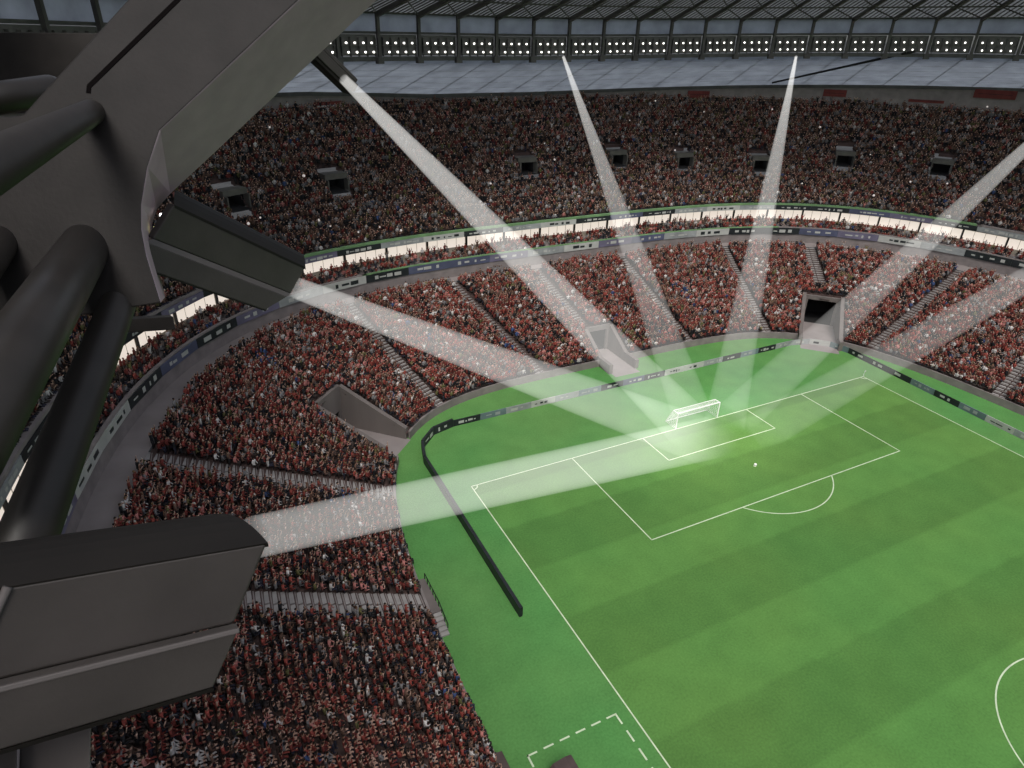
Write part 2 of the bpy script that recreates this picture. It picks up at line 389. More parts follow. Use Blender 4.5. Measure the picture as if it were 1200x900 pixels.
terrace(U0, U1, UZ0, UZ1, UN, in_vom, thU).build('terrace', M['terr'], up, fix=False)
UF = (75.5, 93.2, 3.5)
ringwall(UF, 17.2, 18.25, thU, .7).build('front_fascia', M['concrete'], up, fix=False)
for lo_, hi_, nm, mm in ((-180, 42, 'rail', 'concrete'), (42, 119, 'green_rail', 'green'), (119, 180, 'rail', 'concrete')):
    ringwall((75.42, 93.12, 3.5), 18.12, 18.45, thU[(thU >= R(lo_)-.01) & (thU <= R(hi_)+.002)], .5).build(nm, M[mm], up, fix=False)
def wtop(p): x = p[:, 0]; return 36.05+3.2*np.clip((x-5)/81, 0, 1.3)**1.3+1.1*np.clip((-x-15)/22, 0, 1)+1.5*np.clip((-x-35)/60, 0, 1.3)**1.3
ringwall((U1[0]+.05, U1[1]+.05, U1[2]), UZ1-1, 37, thU, .4, None, wtop).build('rear_wall', M['concrete'], up, fix=False)
bb = MB(); lo = pt(thU, (U1[0]-.2, U1[1]-.2, U1[2]), 0); lo[:, 2] = wtop(lo)-.02; hi = lo.copy(); hi[:, 2] += .55; bk = pt(thU, (U1[0]+.6, U1[1]+.6, U1[2]), 0); bk[:, 2] = hi[:, 2]; bk0 = bk.copy(); bk0[:, 2] -= .55
for i in range(len(thU)-1): bb.poly([lo[i], lo[i+1], hi[i+1], hi[i]]); bb.poly([hi[i], hi[i+1], bk[i+1], bk[i]]); bb.poly([lo[i], lo[i+1], bk0[i+1], bk0[i]])
bb.build('cornice_rail', M['gantry'], up, fix=False)
for c, tg, nn in VF:
    t = float(t_of(c[:1], c[1:], U0, U1)[0]); z = UZ0+(UZ1-UZ0)*t
    b = MB(); ax = (*tg, 0); ay = (*nn, 0)
    b.box((*(c-nn*.1), z+.75), 3.7, 2.0, .8, ax, ay)
    for s in (-1, 1): b.box((*(c+tg*s*1.66-nn*.7), z-.55), .2, 2.2, 1.9, ax, ay)
    v = b.build('vomitory', M['vomc'], up)
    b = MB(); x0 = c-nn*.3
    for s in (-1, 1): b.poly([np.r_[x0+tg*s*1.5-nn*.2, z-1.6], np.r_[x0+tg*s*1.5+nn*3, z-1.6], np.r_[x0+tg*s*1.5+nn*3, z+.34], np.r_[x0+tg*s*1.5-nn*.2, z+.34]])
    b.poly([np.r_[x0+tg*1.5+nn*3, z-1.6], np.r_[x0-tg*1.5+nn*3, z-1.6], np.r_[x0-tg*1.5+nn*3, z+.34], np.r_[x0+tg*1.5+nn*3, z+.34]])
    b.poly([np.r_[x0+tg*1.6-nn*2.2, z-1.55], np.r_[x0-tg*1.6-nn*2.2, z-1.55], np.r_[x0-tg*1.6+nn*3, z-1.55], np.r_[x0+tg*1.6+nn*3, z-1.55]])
    b.build('opening', M['dark'], v, fix=False)  # shade inside the opening is put in as near-black surfaces

# ---- roof
RG = (80, 96, 2.6); RI = (66, 82, 2.7)
def dzr(x): return 2.0*np.clip((x+10)/77, 0, 1.4)**1.5+1.2*np.clip((-x-35)/45, 0, 1.4)**1.5
roof = thing('stadium_roof', 'dark ribbed stadium roof with a band of blue glazing above the far stand', 'roof', (0, 44, 49))
thR = dirs(RG, -180, 180, 6.35)
def rp(t, lv, z): q = pt(np.atleast_1d(t), lv, 0.); q[:, 2] = z+dzr(q[:, 0]); return [Vector(x) for x in q]
def deck_p(t, k):                                     # k 0 at the lamp ring, 1 at the inner edge
    lv = mixlv(RG, RI, k); r = rp(t, lv, 0)[0]; r.z += 48.9+3.6*k; return r
b = MB()
for a, c in zip(thR, thR[1:]):
    for k in range(3): b.poly([deck_p(a, k/3), deck_p(c, k/3), deck_p(c, (k+1)/3), deck_p(a, (k+1)/3)])
    up_ = Vector((0, 0, .5))
    x, y = deck_p(a, 1), deck_p(c, 1); b.poly([x-Vector((0, 0, .25)), y-Vector((0, 0, .25)), y+up_, x+up_])
    if 5 < math.degrees(a) < 178:
        for k in range(1, 8):                           # thin seams under the deck
            t = a+(c-a)*k/8; p, q = deck_p(t, .0), deck_p(t, .98); o = Vector((0, 0, .07)); s = (deck_p(c, 0)-deck_p(a, 0)).normalized()*.05
            b.prism([p-s-o*2, p+s-o*2, p+s, p-s], [q-s-o*2, q+s-o*2, q+s, q-s], 1)
b.build('roof_deck', [M['deck'], M['rib']], roof, fix=False)
b = MB(); b2 = MB()
for a, c in zip(thR, thR[1:]):
    p, q = rp(a, RG, 43.0)[0], rp(c, RG, 43.0)[0]; p2, q2 = rp(a, (81, 97, 2.6), 43.)[0], rp(c, (81, 97, 2.6), 43.)[0]
    z = lambda v, h: v+Vector((0, 0, h))
    b.prism([p, q, q2, p2], [z(p, .55), z(q, .55), z(q2, .55), z(p2, .55)])
    b.prism([z(p, 3.3), z(q, 3.3), z(q2, 3.3), z(p2, 3.3)], [z(p, 3.6), z(q, 3.6), z(q2, 3.6), z(p2, 3.6)])
    b.prism([z(p, 5.7), z(q, 5.7), z(q2, 5.7), z(p2, 5.7)], [z(p, 6.0), z(q, 6.0), z(q2, 6.0), z(p2, 6.0)])
    if not 5 < math.degrees(a) < 178:
        b.poly([z(p, .5), z(q, .5), z(q, 6), z(p, 6)])
        e, h = rp(a, U1, 0)[0], rp(c, U1, 0)[0]; e.z = h.z = 36.7
        b2.poly([z(p2, .3), z(q2, .3), h, e])
b.build('ring_beam', M['gantry'], roof, fix=False); b2.build('outer_glazing', M['glaze'], roof, fix=False)
vis = [i for i in range(len(thR)-1) if 5 < math.degrees(thR[i]) < 178]
for i in vis:
    a, c = thR[i], thR[i+1]
    p, q = rp(a, (80.5, 96.5, 2.6), 46.6)[0], rp(c, (80.5, 96.5, 2.6), 46.6)[0]; h = Vector((0, 0, 2.15))
    bb = MB(); bb.poly([p, q, q+h, p+h]); bb.build('clerestory_pane', M['clere'], roof, fix=False)
    p, q = rp(a, (81, 97, 2.6), 43.25)[0], rp(c, (81, 97, 2.6), 43.25)[0]
    e, f2 = pt(np.array([a, c]), (U1[0]+.5, U1[1]+.5, U1[2]), 0.); e[2] = wtop(e[None])[0]+.5; f2[2] = wtop(f2[None])[0]+.5
    e, f2 = Vector(e), Vector(f2); bb = MB(); m = 6
    for k in range(m):
        l = lambda u, v, k: u+(v-u)*(k/m)
        bb.poly([l(p, e, k), l(q, f2, k), l(q, f2, k+.96), l(p, e, k+.96)])
    bb.build('glass_panel', M['glaze'], roof, fix=False)
    # rib: post, rafter under the deck and light purlin behind the glazing
    bb = MB(); tg = (rp(a+.003, RG, 0)[0]-rp(a, RG, 0)[0]).normalized(); o = rp(a, (79.7, 95.7, 2.6), 43.0)[0]; inn = Vector((-tg.y, tg.x, 0))
    bb.box(o+Vector((0, 0, 2.9)), .42, .5, 6.2, tg, inn)
    bb.box(o+Vector((0, 0, .1)), .9, .8, .8, tg, inn)
    k0, k1 = deck_p(a, .0), deck_p(a, 1.0); s = tg*.17; dn = Vector((0, 0, -.75))
    bb.prism([k0-s+dn, k0+s+dn, k0+s, k0-s], [k1-s+dn*.5, k1+s+dn*.5, k1+s, k1-s])
    s = tg*.06; bb.prism([p-s, p+s, p+s+Vector((0, 0, .2)), p-s+Vector((0, 0, .2))], [e-s, e+s, e+s+Vector((0, 0, .2)), e-s+Vector((0, 0, .2))])
    for u0, u1 in ((.02, .48), (.52, .98)):
        v0, v1 = deck_p(a, u0), deck_p(c, u1); s = tg*.06; o = Vector((0, 0, .16)); bb.prism([v0-s-o*2, v0+s-o*2, v0+s-o, v0-s-o], [v1-s-o*2, v1+s-o*2, v1+s-o, v1-s-o])
    for u0 in (.5,):
        v0, v1 = deck_p(a, u0), deck_p(c, u0); s = Vector((-tg.y, tg.x, 0))*.1; o = Vector((0, 0, .2)); bb.prism([v0-s-o*2, v0+s-o*2, v0+s-o, v0-s-o], [v1-s-o*2, v1+s-o*2, v1+s-o, v1-s-o])
    bb.build('rib', M['rib'], roof, fix=False)
def ring_at(px, py, lv):
    for d in np.arange(20, 300, .2):
        X = P(px, py, float(d))
        if (abs(X.x)/lv[0])**lv[2]+(abs(X.y-YC)/lv[1])**lv[2] > 1: return X
bb = MB(); bb.tube(ring_at(1072, 60, (79, 95, 2.6)), ring_at(905, 97, (97, 110, 2.4)), .22, .16, 8); bb.build('brace', M['black'], roof)

# lamp banks on the ring, one per bay
bank0 = None
for i in vis:
    a, c = thR[i], thR[i+1]
    p, q = rp(a, (79.6, 95.6, 2.6), 43.0)[0], rp(c, (79.6, 95.6, 2.6), 43.0)[0]; d = q-p; Lb = d.length; d.normalize(); mid = (p+q)/2
    ang = math.atan2(d.y, d.x)
    if bank0 is None:
        bank0 = thing('floodlight_bank', 'bank of eight small white floodlights hung below the far roof edge', 'floodlights', (0, 0, 0), 'floodlight banks round the roof ring')
        m = MB(); m.box((0, -.35, 2.0), 5.7, .1, 2.5)
        for z in (.95, 1.95): m.box((0, .05, z), 5.6, .14, .12)
        for k in range(5): m.box((-2.6+k*1.3, -.1, 1.75), .08, .4, 2.3)
        fr = m.build('frame', M['gantry'], bank0, loc=(0, 0, 0))
        for z, sh in ((1.15, -.12), (2.25, .12)):
            for k in range(4):
                m = MB(); m.tube((0, -.05, 0), (0, .14, 0), .10, .13, 10); lo = m.build('lamp', M['lamp'], bank0, loc=(-1.95+k*1.3+sh, .16, z))
        parts = list(bank0.children); root = bank0
    else:
        root = bank0.copy(); COL.objects.link(root)
        for ch in parts: k = ch.copy(); COL.objects.link(k); k.parent = root
    root.location = mid; root.rotation_euler = (0, math.atan2(-d.z, math.hypot(d.x, d.y)), ang)

# ------------------------------------------------------------------ advertising boards
def marks(b, p, dirv, nrm, w, h, z0, mi, n, seed):
    """smudged blocks standing for marks too small to read"""
    rr = random.Random(seed); x = w*rr.uniform(.12, .3)
    for k in range(n):
        ww = rr.uniform(.2, 1.1)*h; hh = rr.uniform(.12, .5)*h
        if x+ww > w*.9: break
        c = Vector(p)+dirv*(x+ww/2)+nrm*.012; b.box((c.x, c.y, z0+h*.5+rr.uniform(-.05, .05)*h), ww, .02, hh, dirv, nrm, m=mi); x += ww+rr.uniform(.1, .9)*h
KIND = {'w': ('bwhite', 'bblack', 'white', 'dark marks'), 'k': ('bblack', 'bwhite', 'black', 'white marks'), 'v': ('violet', 'bwhite', 'violet', 'pale marks'),
        'n': ('navy', 'bwhite', 'navy blue', 'white marks'), 's': ('slate', 'bgrey', 'slate grey', 'grey marks'), 'g': ('bgrey', 'bwhite', 'pale grey', 'white marks')}
ORD = ['first', 'second', 'third', 'fourth', 'fifth', 'sixth', 'seventh', 'eighth', 'ninth', 'tenth', 'eleventh', 'twelfth', 'thirteenth', 'fourteenth', 'fifteenth', 'sixteenth', 'seventeenth',
       'eighteenth', 'nineteenth', 'twentieth', 'twenty-first', 'twenty-second', 'twenty-third', 'twenty-fourth', 'twenty-fifth', 'twenty-sixth', 'twenty-seventh', 'twenty-eighth', 'twenty-ninth', 'thirtieth',
       'thirty-first', 'thirty-second', 'thirty-third', 'thirty-fourth', 'thirty-fifth', 'thirty-sixth', 'thirty-seventh', 'thirty-eighth', 'thirty-ninth', 'fortieth', 'forty-first', 'forty-second']
def board(name, p, q, z0, h, k, label, cat, group, n=6, seed=1, foot=False, th_=.12):
    p = Vector((*p, 0)); q = Vector((*q, 0)); d = (q-p); w = d.length; d.normalize(); nrm = Vector((d.y, -d.x, 0))
    if nrm.dot(Vector((0, YC, 0))-p) < 0: nrm = -nrm
    mid = (p+q)/2; t = thing(name, label, cat, (mid.x, mid.y, z0), group)
    b = MB(); b.box((mid.x-nrm.x*th_/2, mid.y-nrm.y*th_/2, z0+h/2), w-.03, th_, h, d, nrm); marks(b, p, d, nrm, w, h, z0, 1, n, seed); b.build('panel', [M[KIND[k][0]], M[KIND[k][1]]], t)
    if foot:
        for s in (.2, .8): b = MB(); o = p+d*w*s-nrm*.3; b.box((o.x, o.y, z0+.15), .07, .4, .3, d, nrm); b.build('foot', M['black'], t)
    return t
# ribbons on the balcony and on the upper fascia
seqL = 'kvkvvwwknkvgwknnvgwvngwkknvwgkknvwkgvnkw'; seqU = 'knvkgknnkvknvkgwkgwknkgwgkknvkgwnkvkgnkw'
for nm, lv, z0, h, seq, what in (('balcony_board', (72.9, 91.1, 3.5), 13.1, 1.2, seqL, 'balcony front'), ('fascia_board', (75.35, 93.05, 3.5), 17.25, .85, seqU, 'upper tier fascia')):
    tt = dirs(lv, 20, 170, 7.2)[::-1]
    for i, (a, c) in enumerate(zip(tt, tt[1:])):
        p, q = pt(np.array([a, c]), lv, 0)[:, :2]; k = seq[i % len(seq)]
        board(nm, p, q, z0, h, k, f'{KIND[k][2]} board with {KIND[k][3]} on {what}, {ORD[i]} from left end', 'advert board', f'advertising boards along the {what}', 7, 50+i)
# pitchside boards
path = []
def add(x0, y0, x1, y1, n):
    for k in range(n): path.append(((x0+(x1-x0)*k/n, y0+(y1-y0)*k/n), (x0+(x1-x0)*(k+1)/n, y0+(y1-y0)*(k+1)/n)))
add(-37.4, -19.8, -37.2, 6.6, 7)
for k in range(3):
    f = lambda a: (-31.0-6.2*math.cos(a)+.0, 6.6+6.4*math.sin(a)); path.append((f(math.pi/2*k/3), f(math.pi/2*(k+1)/3)))
add(-31.0, 13., 32.5, 13.3, 16)
for k in range(3):
    f = lambda a: (32.5+6.6*math.sin(a), 7.1+6.2*math.cos(a)); path.append((f(math.pi/2*k/3), f(math.pi/2*(k+1)/3)))
add(39.1, 7.1, 37.6, -48, 14)
sides = ['k']*7+['k']*3+list('ksgwgsknkwwgkskg')+list('gws')+list('kkkskswgkkskwk'); 
for i, ((p, q), k) in enumerate(zip(path, sides)):
    if i < 7: lab = f'low black board seen from behind beside the left touchline, {ORD[i]} from its free end'; n = 2
    elif i < 10: lab = f'black board on the curve at the left corner, {ORD[i-7]} from the touchline row'; n = 2
    elif i < 26: lab = f'{KIND[k][2]} pitchside board behind the goal line, {ORD[i-10]} from the left corner curve'; n = 5
    elif i < 29: lab = f'{KIND[k][2]} board on the far right corner curve, {ORD[i-26]} from the goal line row'; n = 3
    else: lab = f'{KIND[k][2]} pitchside board along the right touchline, {ORD[i-29]} from the far corner'; n = 5
    board('pitchside_board', p, q, .02, 1.15 if i < 10 else .95, k, lab, 'advert board', 'boards standing round the pitch', n, 200+i, i >= 10, .34 if i < 10 else .12)

# ------------------------------------------------------------------ goal, ball, flags, dugout, platform, banners
goal = thing('goal', 'white goal with net standing on the far goal line', 'goal', (0, 0, 0)); r_ = .085
b = MB()
for s in (-1, 1): b.tube((s*3.66, 0, 0), (s*3.66, 0, 2.5), r_, n=10)
b.tube((-3.66, 0, 2.5), (3.66, 0, 2.5), r_, n=10)
b.build('frame', M['white'], goal)
b = MB()
for s in (-1, 1): b.tube((s*3.66, 0, 2.5), (s*3.66, 1.0, 2.45), .05, n=6); b.tube((s*3.66, 1.0, 2.45), (s*3.66, 2.2, 0), .05, n=6)
b.tube((-3.66, 2.2, .04), (3.66, 2.2, .04), .05, n=6); b.tube((-3.66, 1., 2.45), (3.66, 1., 2.45), .04, n=6)
b.build('back_bar', M['white'], goal)
b = MB(); tw = .014
for k in range(25):
    x = -3.6+k*.3; b.tube((x, 0, 2.5), (x, 1, 2.45), tw, n=3); b.tube((x, 1, 2.45), (x, 2.2, .05), tw, n=3)
for k in range(11):
    f = k/10; b.tube((-3.66, 1+1.2*f, 2.45-2.4*f), (3.66, 1+1.2*f, 2.45-2.4*f), tw, n=3)
    for s in (-1, 1): b.tube((s*3.66, .02, 2.48*(1-f)), (s*3.66, 1+1.2*f, 2.45-2.4*f), tw, n=3)
for k in range(4): b.tube((-3.66, k*.3, 2.49), (3.66, k*.3, 2.49), tw, n=3)
for s in (-1, 1):
    for k in range(6): y = .3+k*.35; b.tube((s*3.66, y, 0), (s*3.66, y, 2.45 if y < 1 else 2.45*(2.2-y)/1.2), tw, n=3)
b.build('net', M['white'], goal, fix=False)
b = MB(); b.sphere((0, 0, 0), .19, 14, 8); ball = b.build('football', M['white'], loc=(.05, -11.0, .2), smooth=True)
tag(ball, 'small white football resting on the penalty spot', 'ball')
t = thing('corner_flag', 'tiny pale corner flag at the far right corner of the pitch', 'flag', (34, 0, 0)); b = MB(); b.tube((34, 0, 0), (34, 0, 1.1), .03, n=6); b.build('pole', M['white'], t)
b = MB(); x = 34; b.prism([(x+.03, -.01, 1.1), (x+.36, .06, 1.02), (x+.33, .03, .82), (x+.03, -.01, .8)], [(x+.03, .01, 1.1), (x+.36, .08, 1.02), (x+.33, .05, .82), (x+.03, .01, .8)]); b.build('flag', M['bwhite'], t)
t = thing('access_platform', 'low concrete platform with steps beside the left stand wall', 'platform', (-44.3, -15, 0))
b = MB(); b.box((-44.75, -14.6, .5), 1.0, 4.4, 1.0); b.build('slab', M['tunnelc'], t)
b = MB()
for k in range(5): b.box((-44.75, -17.0-k*.42, .45-k*.09), .98, .40, .9-k*.18)
b.build('steps', M['stairc'], t)
b = MB()
for k in range(9): b.tube((-44.27, -12.5-k*.75, .8 if k < 6 else .5), (-44.27, -12.5-k*.75, 1.7 if k < 6 else 1.7-(k-5)*.22), .04, n=6)
b.tube((-44.27, -12.5, 1.7), (-44.27, -16.4, 1.7), .05, n=6); b.tube((-44.27, -16.4, 1.7), (-44.27, -18.6, 1.0), .05, n=6)
b.build('railing', M['black'], t)
for (x, y, lab) in ((-41.7, -37.2, 'low team shelter standing in the dashed technical area'), (-46.1, -34.8, 'small shelter against the stand wall beyond the technical area')):
    t = thing('team_shelter', lab, 'dugout', (x, y, 0)); wd = 6.6
    prof = [(-.9, 0), (-.95, 1.3), (-.6, 1.75), (.4, 1.9), (.9, 1.8), (.9, 1.7), (.4, 1.8), (-.55, 1.65), (-.85, 1.25), (-.8, 0)]
    b = MB(); b.prism([(x+u, y-wd/2, v) for u, v in prof], [(x+u, y+wd/2, v) for u, v in prof]); b.build('shell', M['shelter'], t)
    b = MB(); b.box((x-.35, y, .4), .5, wd-.4, .1); b.box((x-.6, y, .8), .08, wd-.4, .6)
    for k in range(4): b.box((x-.35, y-2.7+k*1.8, .18), .4, .08, .35)
    b.build('bench', M['red'], t)
WALL = (U1[0]-.02, U1[1]-.02, U1[2])
for px, py, wd, ht, mt, lab in ((383, 124, 5.0, 1.3, 'red', 'small red banner with a pale stripe on the left end of the rear wall'), (818, 110.5, 4.6, 1.3, 'red', 'dark red banner on the rear wall left of the right hand beam'),
                        (978, 109, 4.4, 1.3, 'red', 'dark red banner on the rear wall right of the beam near the brace'), (1085, 118.5, 6.2, .5, 'red', 'thin dark red banner low on the rear wall'), (1166, 110.5, 6.8, 1.5, 'red', 'wide dark red banner at the right end of the rear wall')):
    X = ring_at(px, py, WALL); th0 = math.atan2(X.y-YC, X.x); e = pt(np.array([th0-.004, th0+.004]), WALL, 0); d = Vector(e[0]-e[1]).normalized(); n = Vector((d.y, -d.x, 0))
    if n.dot(Vector((0, YC, 0))-X) < 0: n = -n
    t = thing('banner', lab, 'banner', X+n*.34, 'banners on the rear wall'); b = MB(); c = X+n*.34; b.box(c, wd, .06, ht, d, n); b.build('cloth', M[mt], t)
    b = MB(); b.box(c+n*.05+Vector((0, 0, 0 if ht > 1 else .1)), wd*.8, .02, .22 if px == 383 else .06, d, n); b.build('stripe', M['bwhite' if px == 383 else 'black'], t)

# camera flashes in the stands
FL = [(630,142),(638,168),(650,187),(738,141),(768,118),(825,131),(792,157),(791,176),(828,174),(820,230),(848,232),(858,230),(905,128),(961,149),(1048,172),(1020,181),(1067,213),(1024,229),(1157,125),(316,149),(356,206),(387,265),(374,258),
      (420,272),(445,266),(486,240),(305,255),(291,262),(700,205),(224,343),(231,346),(575,215),(470,270),(940,215),(1110,215)]
def up_hit(px, py):
    for d in np.arange(60, 260, .2):
        X = P(px, py, float(d))
        if X.z < 17: return None
        t = (X.z-1.0-UZ0)/(UZ1-UZ0)
        if t < 0 or t > 1.02: continue
        lv = mixlv(U0, U1, t)
        if (abs(X.x)/lv[0])**lv[2]+(abs(X.y-YC)/lv[1])**lv[2] > 1: return X
fl0 = None
for i, (px, py) in enumerate(FL):
    X = up_hit(px, py)
    if X is None: continue
    X = X-(X-CAM).normalized()*.5
    if fl0 is None:
        b = MB(); b.sphere((0, 0, 0), .18, 10, 6); o = fl0 = b.build('camera_flash', M['flash'], loc=X, smooth=True)
        tag(o, 'tiny white camera flash going off among the upper tier spectators', 'camera flash', 'camera flashes in the upper tier')
    else: o = fl0.copy(); COL.objects.link(o); o.location = X
    k = random.uniform(.6, 1.25); o.scale = (k, k, k)

# ------------------------------------------------------------------ foreground girder and spotlight housings
gd = thing('roof_girder', 'massive dark steel roof girder with tube struts filling the upper left', 'girder', P(100, 250, 14))
A = [(365, -14), (187, 153), (173, 196), (166, 240), (166, 268), (172, 300), (189, 355), (80, 372), (-80, 402), (-80, 139), (26, 136), (60, 98), (163, -14)]
B = [(457, -14), (250, 181), (200, 227), (184, 245), (178, 264), (180, 292), (194, 349), (100, 366), (-70, 392), (-70, 150), (34, 146), (72, 100), (180, -14)]
dep = lambda x, y: 13.6+.0022*(x-150)-.0012*(y-200)
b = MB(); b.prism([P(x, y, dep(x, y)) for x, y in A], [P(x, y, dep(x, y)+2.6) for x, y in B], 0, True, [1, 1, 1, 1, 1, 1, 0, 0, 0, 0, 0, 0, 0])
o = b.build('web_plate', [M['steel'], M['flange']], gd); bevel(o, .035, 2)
bm = bmesh.new(); bm.from_mesh(o.data); bmesh.ops.triangulate(bm, faces=[f for f in bm.faces if len(f.verts) > 4]); bmesh.ops.recalc_face_normals(bm, faces=bm.faces); bm.to_mesh(o.data); bm.free()
b = MB()
def strip(pts, w, off):
    for (x0, y0), (x1, y1) in zip(pts, pts[1:]):
        p, q = P(x0, y0, dep(x0, y0)-off), P(x1, y1, dep(x1, y1)-off); d = (q-p).normalized(); s = d.cross(cf).normalized()*w; e = cf*.03
        b.prism([p-s, p+s, p+s+e, p-s+e], [q-s, q+s, q+s+e, q-s+e])
strip([(220, -12), (104, 101)], .05, .012); strip([(104, 100), (103.5, 109)], .045, .012); b.build('panel_joint', M['joint'], gd)
for (x0, y0, d0, x1, y1, d1, r) in ((103, 285, 13.8, -60, 540, 6.6, .45), (140, 352, 13.8, 5, 700, 7.3, .33), (108, 131, 13.6, -70, 226, 5.0, .24), (6, 276, 13.7, -90, 400, 9.0, .33), (60, 106, 19, -90, 128, 17, .42)):
    b = MB(); b.tube(P(x0, y0, d0), P(x1, y1, d1), r, r, 28, cap=True); b.build('tube_strut', M['tubem'], gd, smooth=True)
b = MB(); b.prism([P(x, y, 30) for x, y in ((-90, 37), (135, 39), (135, 132), (-90, 134))], [P(x, y, 32) for x, y in ((-90, 37), (135, 39), (135, 126), (-90, 128))]); bevel(b.build('tie_beam', M['tubem'], gd), .05)
b = MB(); b.prism([P(x, y, 24) for x, y in ((120, 376), (203, 371), (206, 386), (120, 392))], [P(x, y, 27) for x, y in ((128, 372), (200, 369), (202, 382), (128, 388))]); bevel(b.build('catwalk_beam', M['tubem'], gd), .03)
b = MB(); b.sphere(P(184, 268, 15.4), .085, 12, 8); b.build('warning_lamp', M['indicator'], gd, smooth=True)
b = MB(); b.sphere(P(189, 252, 15.6), .045, 10, 6); b.build('warning_lamp', M['lens'], gd, smooth=True)

def housing(profile, vp, xleft, label, src, name='spotlight_housing'):
    """profile: list of (px, py, dist, slot of the face that follows); swept back along the lamp's own axis"""
    pr = [P(x, y, d) for x, y, d, _ in profile]; ax = P(vp[0], vp[1], 1)-CAM; ax.normalize()
    s = 0
    while True:
        q = pr[1]-ax*s; x = 600+FP*((q-CAM).dot(cr))/((q-CAM).dot(cf))
        if x < xleft or s > 12: break
        s += .02
    pl = [q-ax*s for q in pr]; t = thing(name, label, 'spotlight', pr[1], 'spotlight housings on the roof girder')
    groups = {}
    for i, (_, _, _, sl) in enumerate(profile): groups.setdefault(sl, []).append(i)
    return pr, pl, t, ax
def face_slab(a, b_, c, d, th, name, m, t, bw=.02):
    n = (b_-a).cross(d-a).normalized()
    if n.dot(a-CAM) < 0: n = -n
    o = MB(); o.prism([a, b_, c, d], [v+n*th for v in (a, b_, c, d)]); return bevel(o.build(name, m, t), bw)
# near housing, lower left
pr, pl, t, ax = housing([(268, 600, 7.15, 0), (314, 636, 6.5, 1), (275, 731, 6.42, 2), (281, 736, 6.28, 3), (250, 806, 6.24, 4), (240, 790, 7.1, 4)], (1530, 430), 11, 'large dark spotlight housing at the lower left edge, its beam crossing the red crowd', None)
# curved hood: from the back edge over to the front lip
b = MB(); n = 7; ringR = []; ringL = []
upv = Vector((0, 0, 1))
for k in range(n+1):
    f = k/n; o = pr[0]+(pr[1]-pr[0])*f+upv*(.16*math.sin(math.pi*f)*(1-.35*f)); ringR.append(o-ax*(.25*(1-f)**2)); ringL.append(pl[0]+(pl[1]-pl[0])*f+upv*(.16*math.sin(math.pi*f)*(1-.35*f))-ax*1.5)
for k in range(n):
    dn = upv*-.05; b.prism([ringL[k], ringR[k], ringR[k]+dn, ringL[k]+dn], [ringL[k+1], ringR[k+1], ringR[k+1]+dn, ringL[k+1]+dn])
b.build('hood', M['hood'], t, smooth=False)
bk = pr[5]; face_slab(pl[1], pr[1], pr[2], pl[2], .12, 'front_panel', M['house'], t, .03)
face_slab(pl[2]-ax*1.5, pr[2], pr[3], pl[3]-ax*1.5, .05, 'ledge', M['ledge'], t, .012)
face_slab(pl[3]-ax*1.5, pr[3], pr[4], pl[4]-ax*1.5, .12, 'lower_panel', M['house'], t, .02)
b = MB(); b.prism([pl[4]-ax*1.5, pr[4], pr[5], pl[5]-ax*1.5], [v-upv*.05 for v in (pl[4]-ax*1.5, pr[4], pr[5], pl[5]-ax*1.5)]); b.build('base_plate', M['hood'], t)
b = MB(); b.poly([pr[0], pr[1]-ax*.03, pr[2]-ax*.03, pr[3]-ax*.03, pr[4]-ax*.03, pr[5]]); b.build('end_plate', M['house'], t, fix=False)
b = MB(); e = [pl[1], pl[2], pl[2]-ax*.9-(pr[1]-pr[0])*-.9, pl[1]-ax*.9-(pr[1]-pr[0])*-.9]
e = [pl[1]+Vector((0, 0, .0)), pl[2], pl[2]-cr*.55-cf*.12, pl[1]-cr*.5-cf*.1+cu*.02]; b.prism(e, [v+cf*.1 for v in e]); bevel(b.build('end_cover', M['house'], t), .02)
for v0, v1 in ((pl[1], pl[2]),): b = MB(); b.tube(v0-cf*.01, v1-cf*.01, .035, n=8); b.build('edge_trim', M['ledge'], t, smooth=True)
b = MB(); b.prism([P(x, y, 6.5) for x, y in ((24, 850), (107, 845), (104, 980), (20, 980))], [P(x, y, 7.2) for x, y in ((24, 850), (107, 845), (104, 980), (20, 980))]); bevel(b.build('bracket', M['ledge'], t), .02)
b = MB(); b.prism([P(x, y, 6.2) for x, y in ((-60, 850), (20, 850), (19, 980), (-60, 980))], [P(x, y, 6.6) for x, y in ((-60, 850), (20, 850), (19, 980), (-60, 980))]); bevel(b.build('bracket', M['house'], t), .02)
b = MB(); sh = cf*.10; R_ = [v+sh*1.2-ax*.55 for v in (pr[1], pr[2], pr[3], pr[4])]; L_ = [v+sh*.6 for v in (pl[1], pl[2], pl[3], pl[4])]; b.prism([*L_, L_[3]+sh*3, L_[0]+sh*3], [*R_, R_[3]+sh*3, R_[0]+sh*3]); b.build('core', M['hood'], t)
# middle housing
pr, pl, t, ax = housing([(357, 302, 20.9, 0), (358, 313, 20.0, 1), (341, 344, 19.8, 2), (336, 348, 19.55, 3), (311, 363, 18.75, 4), (318, 352, 20.8, 4)], (845, 545), 204, 'mid-sized dark spotlight housing jutting right from behind the girder', None)
b = MB()
for k in range(6):
    f = k/6; g2 = (k+1)/6; hh = lambda f: upv*(.22*math.sin(math.pi*f))
    a0, a1 = pl[0]+(pl[1]-pl[0])*f+hh(f), pr[0]+(pr[1]-pr[0])*f+hh(f); c0, c1 = pl[0]+(pl[1]-pl[0])*g2+hh(g2), pr[0]+(pr[1]-pr[0])*g2+hh(g2)
    b.prism([a0, a1, a1-upv*.08, a0-upv*.08], [c0, c1, c1-upv*.08, c0-upv*.08])
b.build('hood', M['hood'], t)
face_slab(pl[1], pr[1], pr[2], pl[2], .2, 'front_panel', M['house'], t, .03)
face_slab(pl[2], pr[2], pr[3], pl[3], .08, 'ledge', M['ledge'], t, .015)
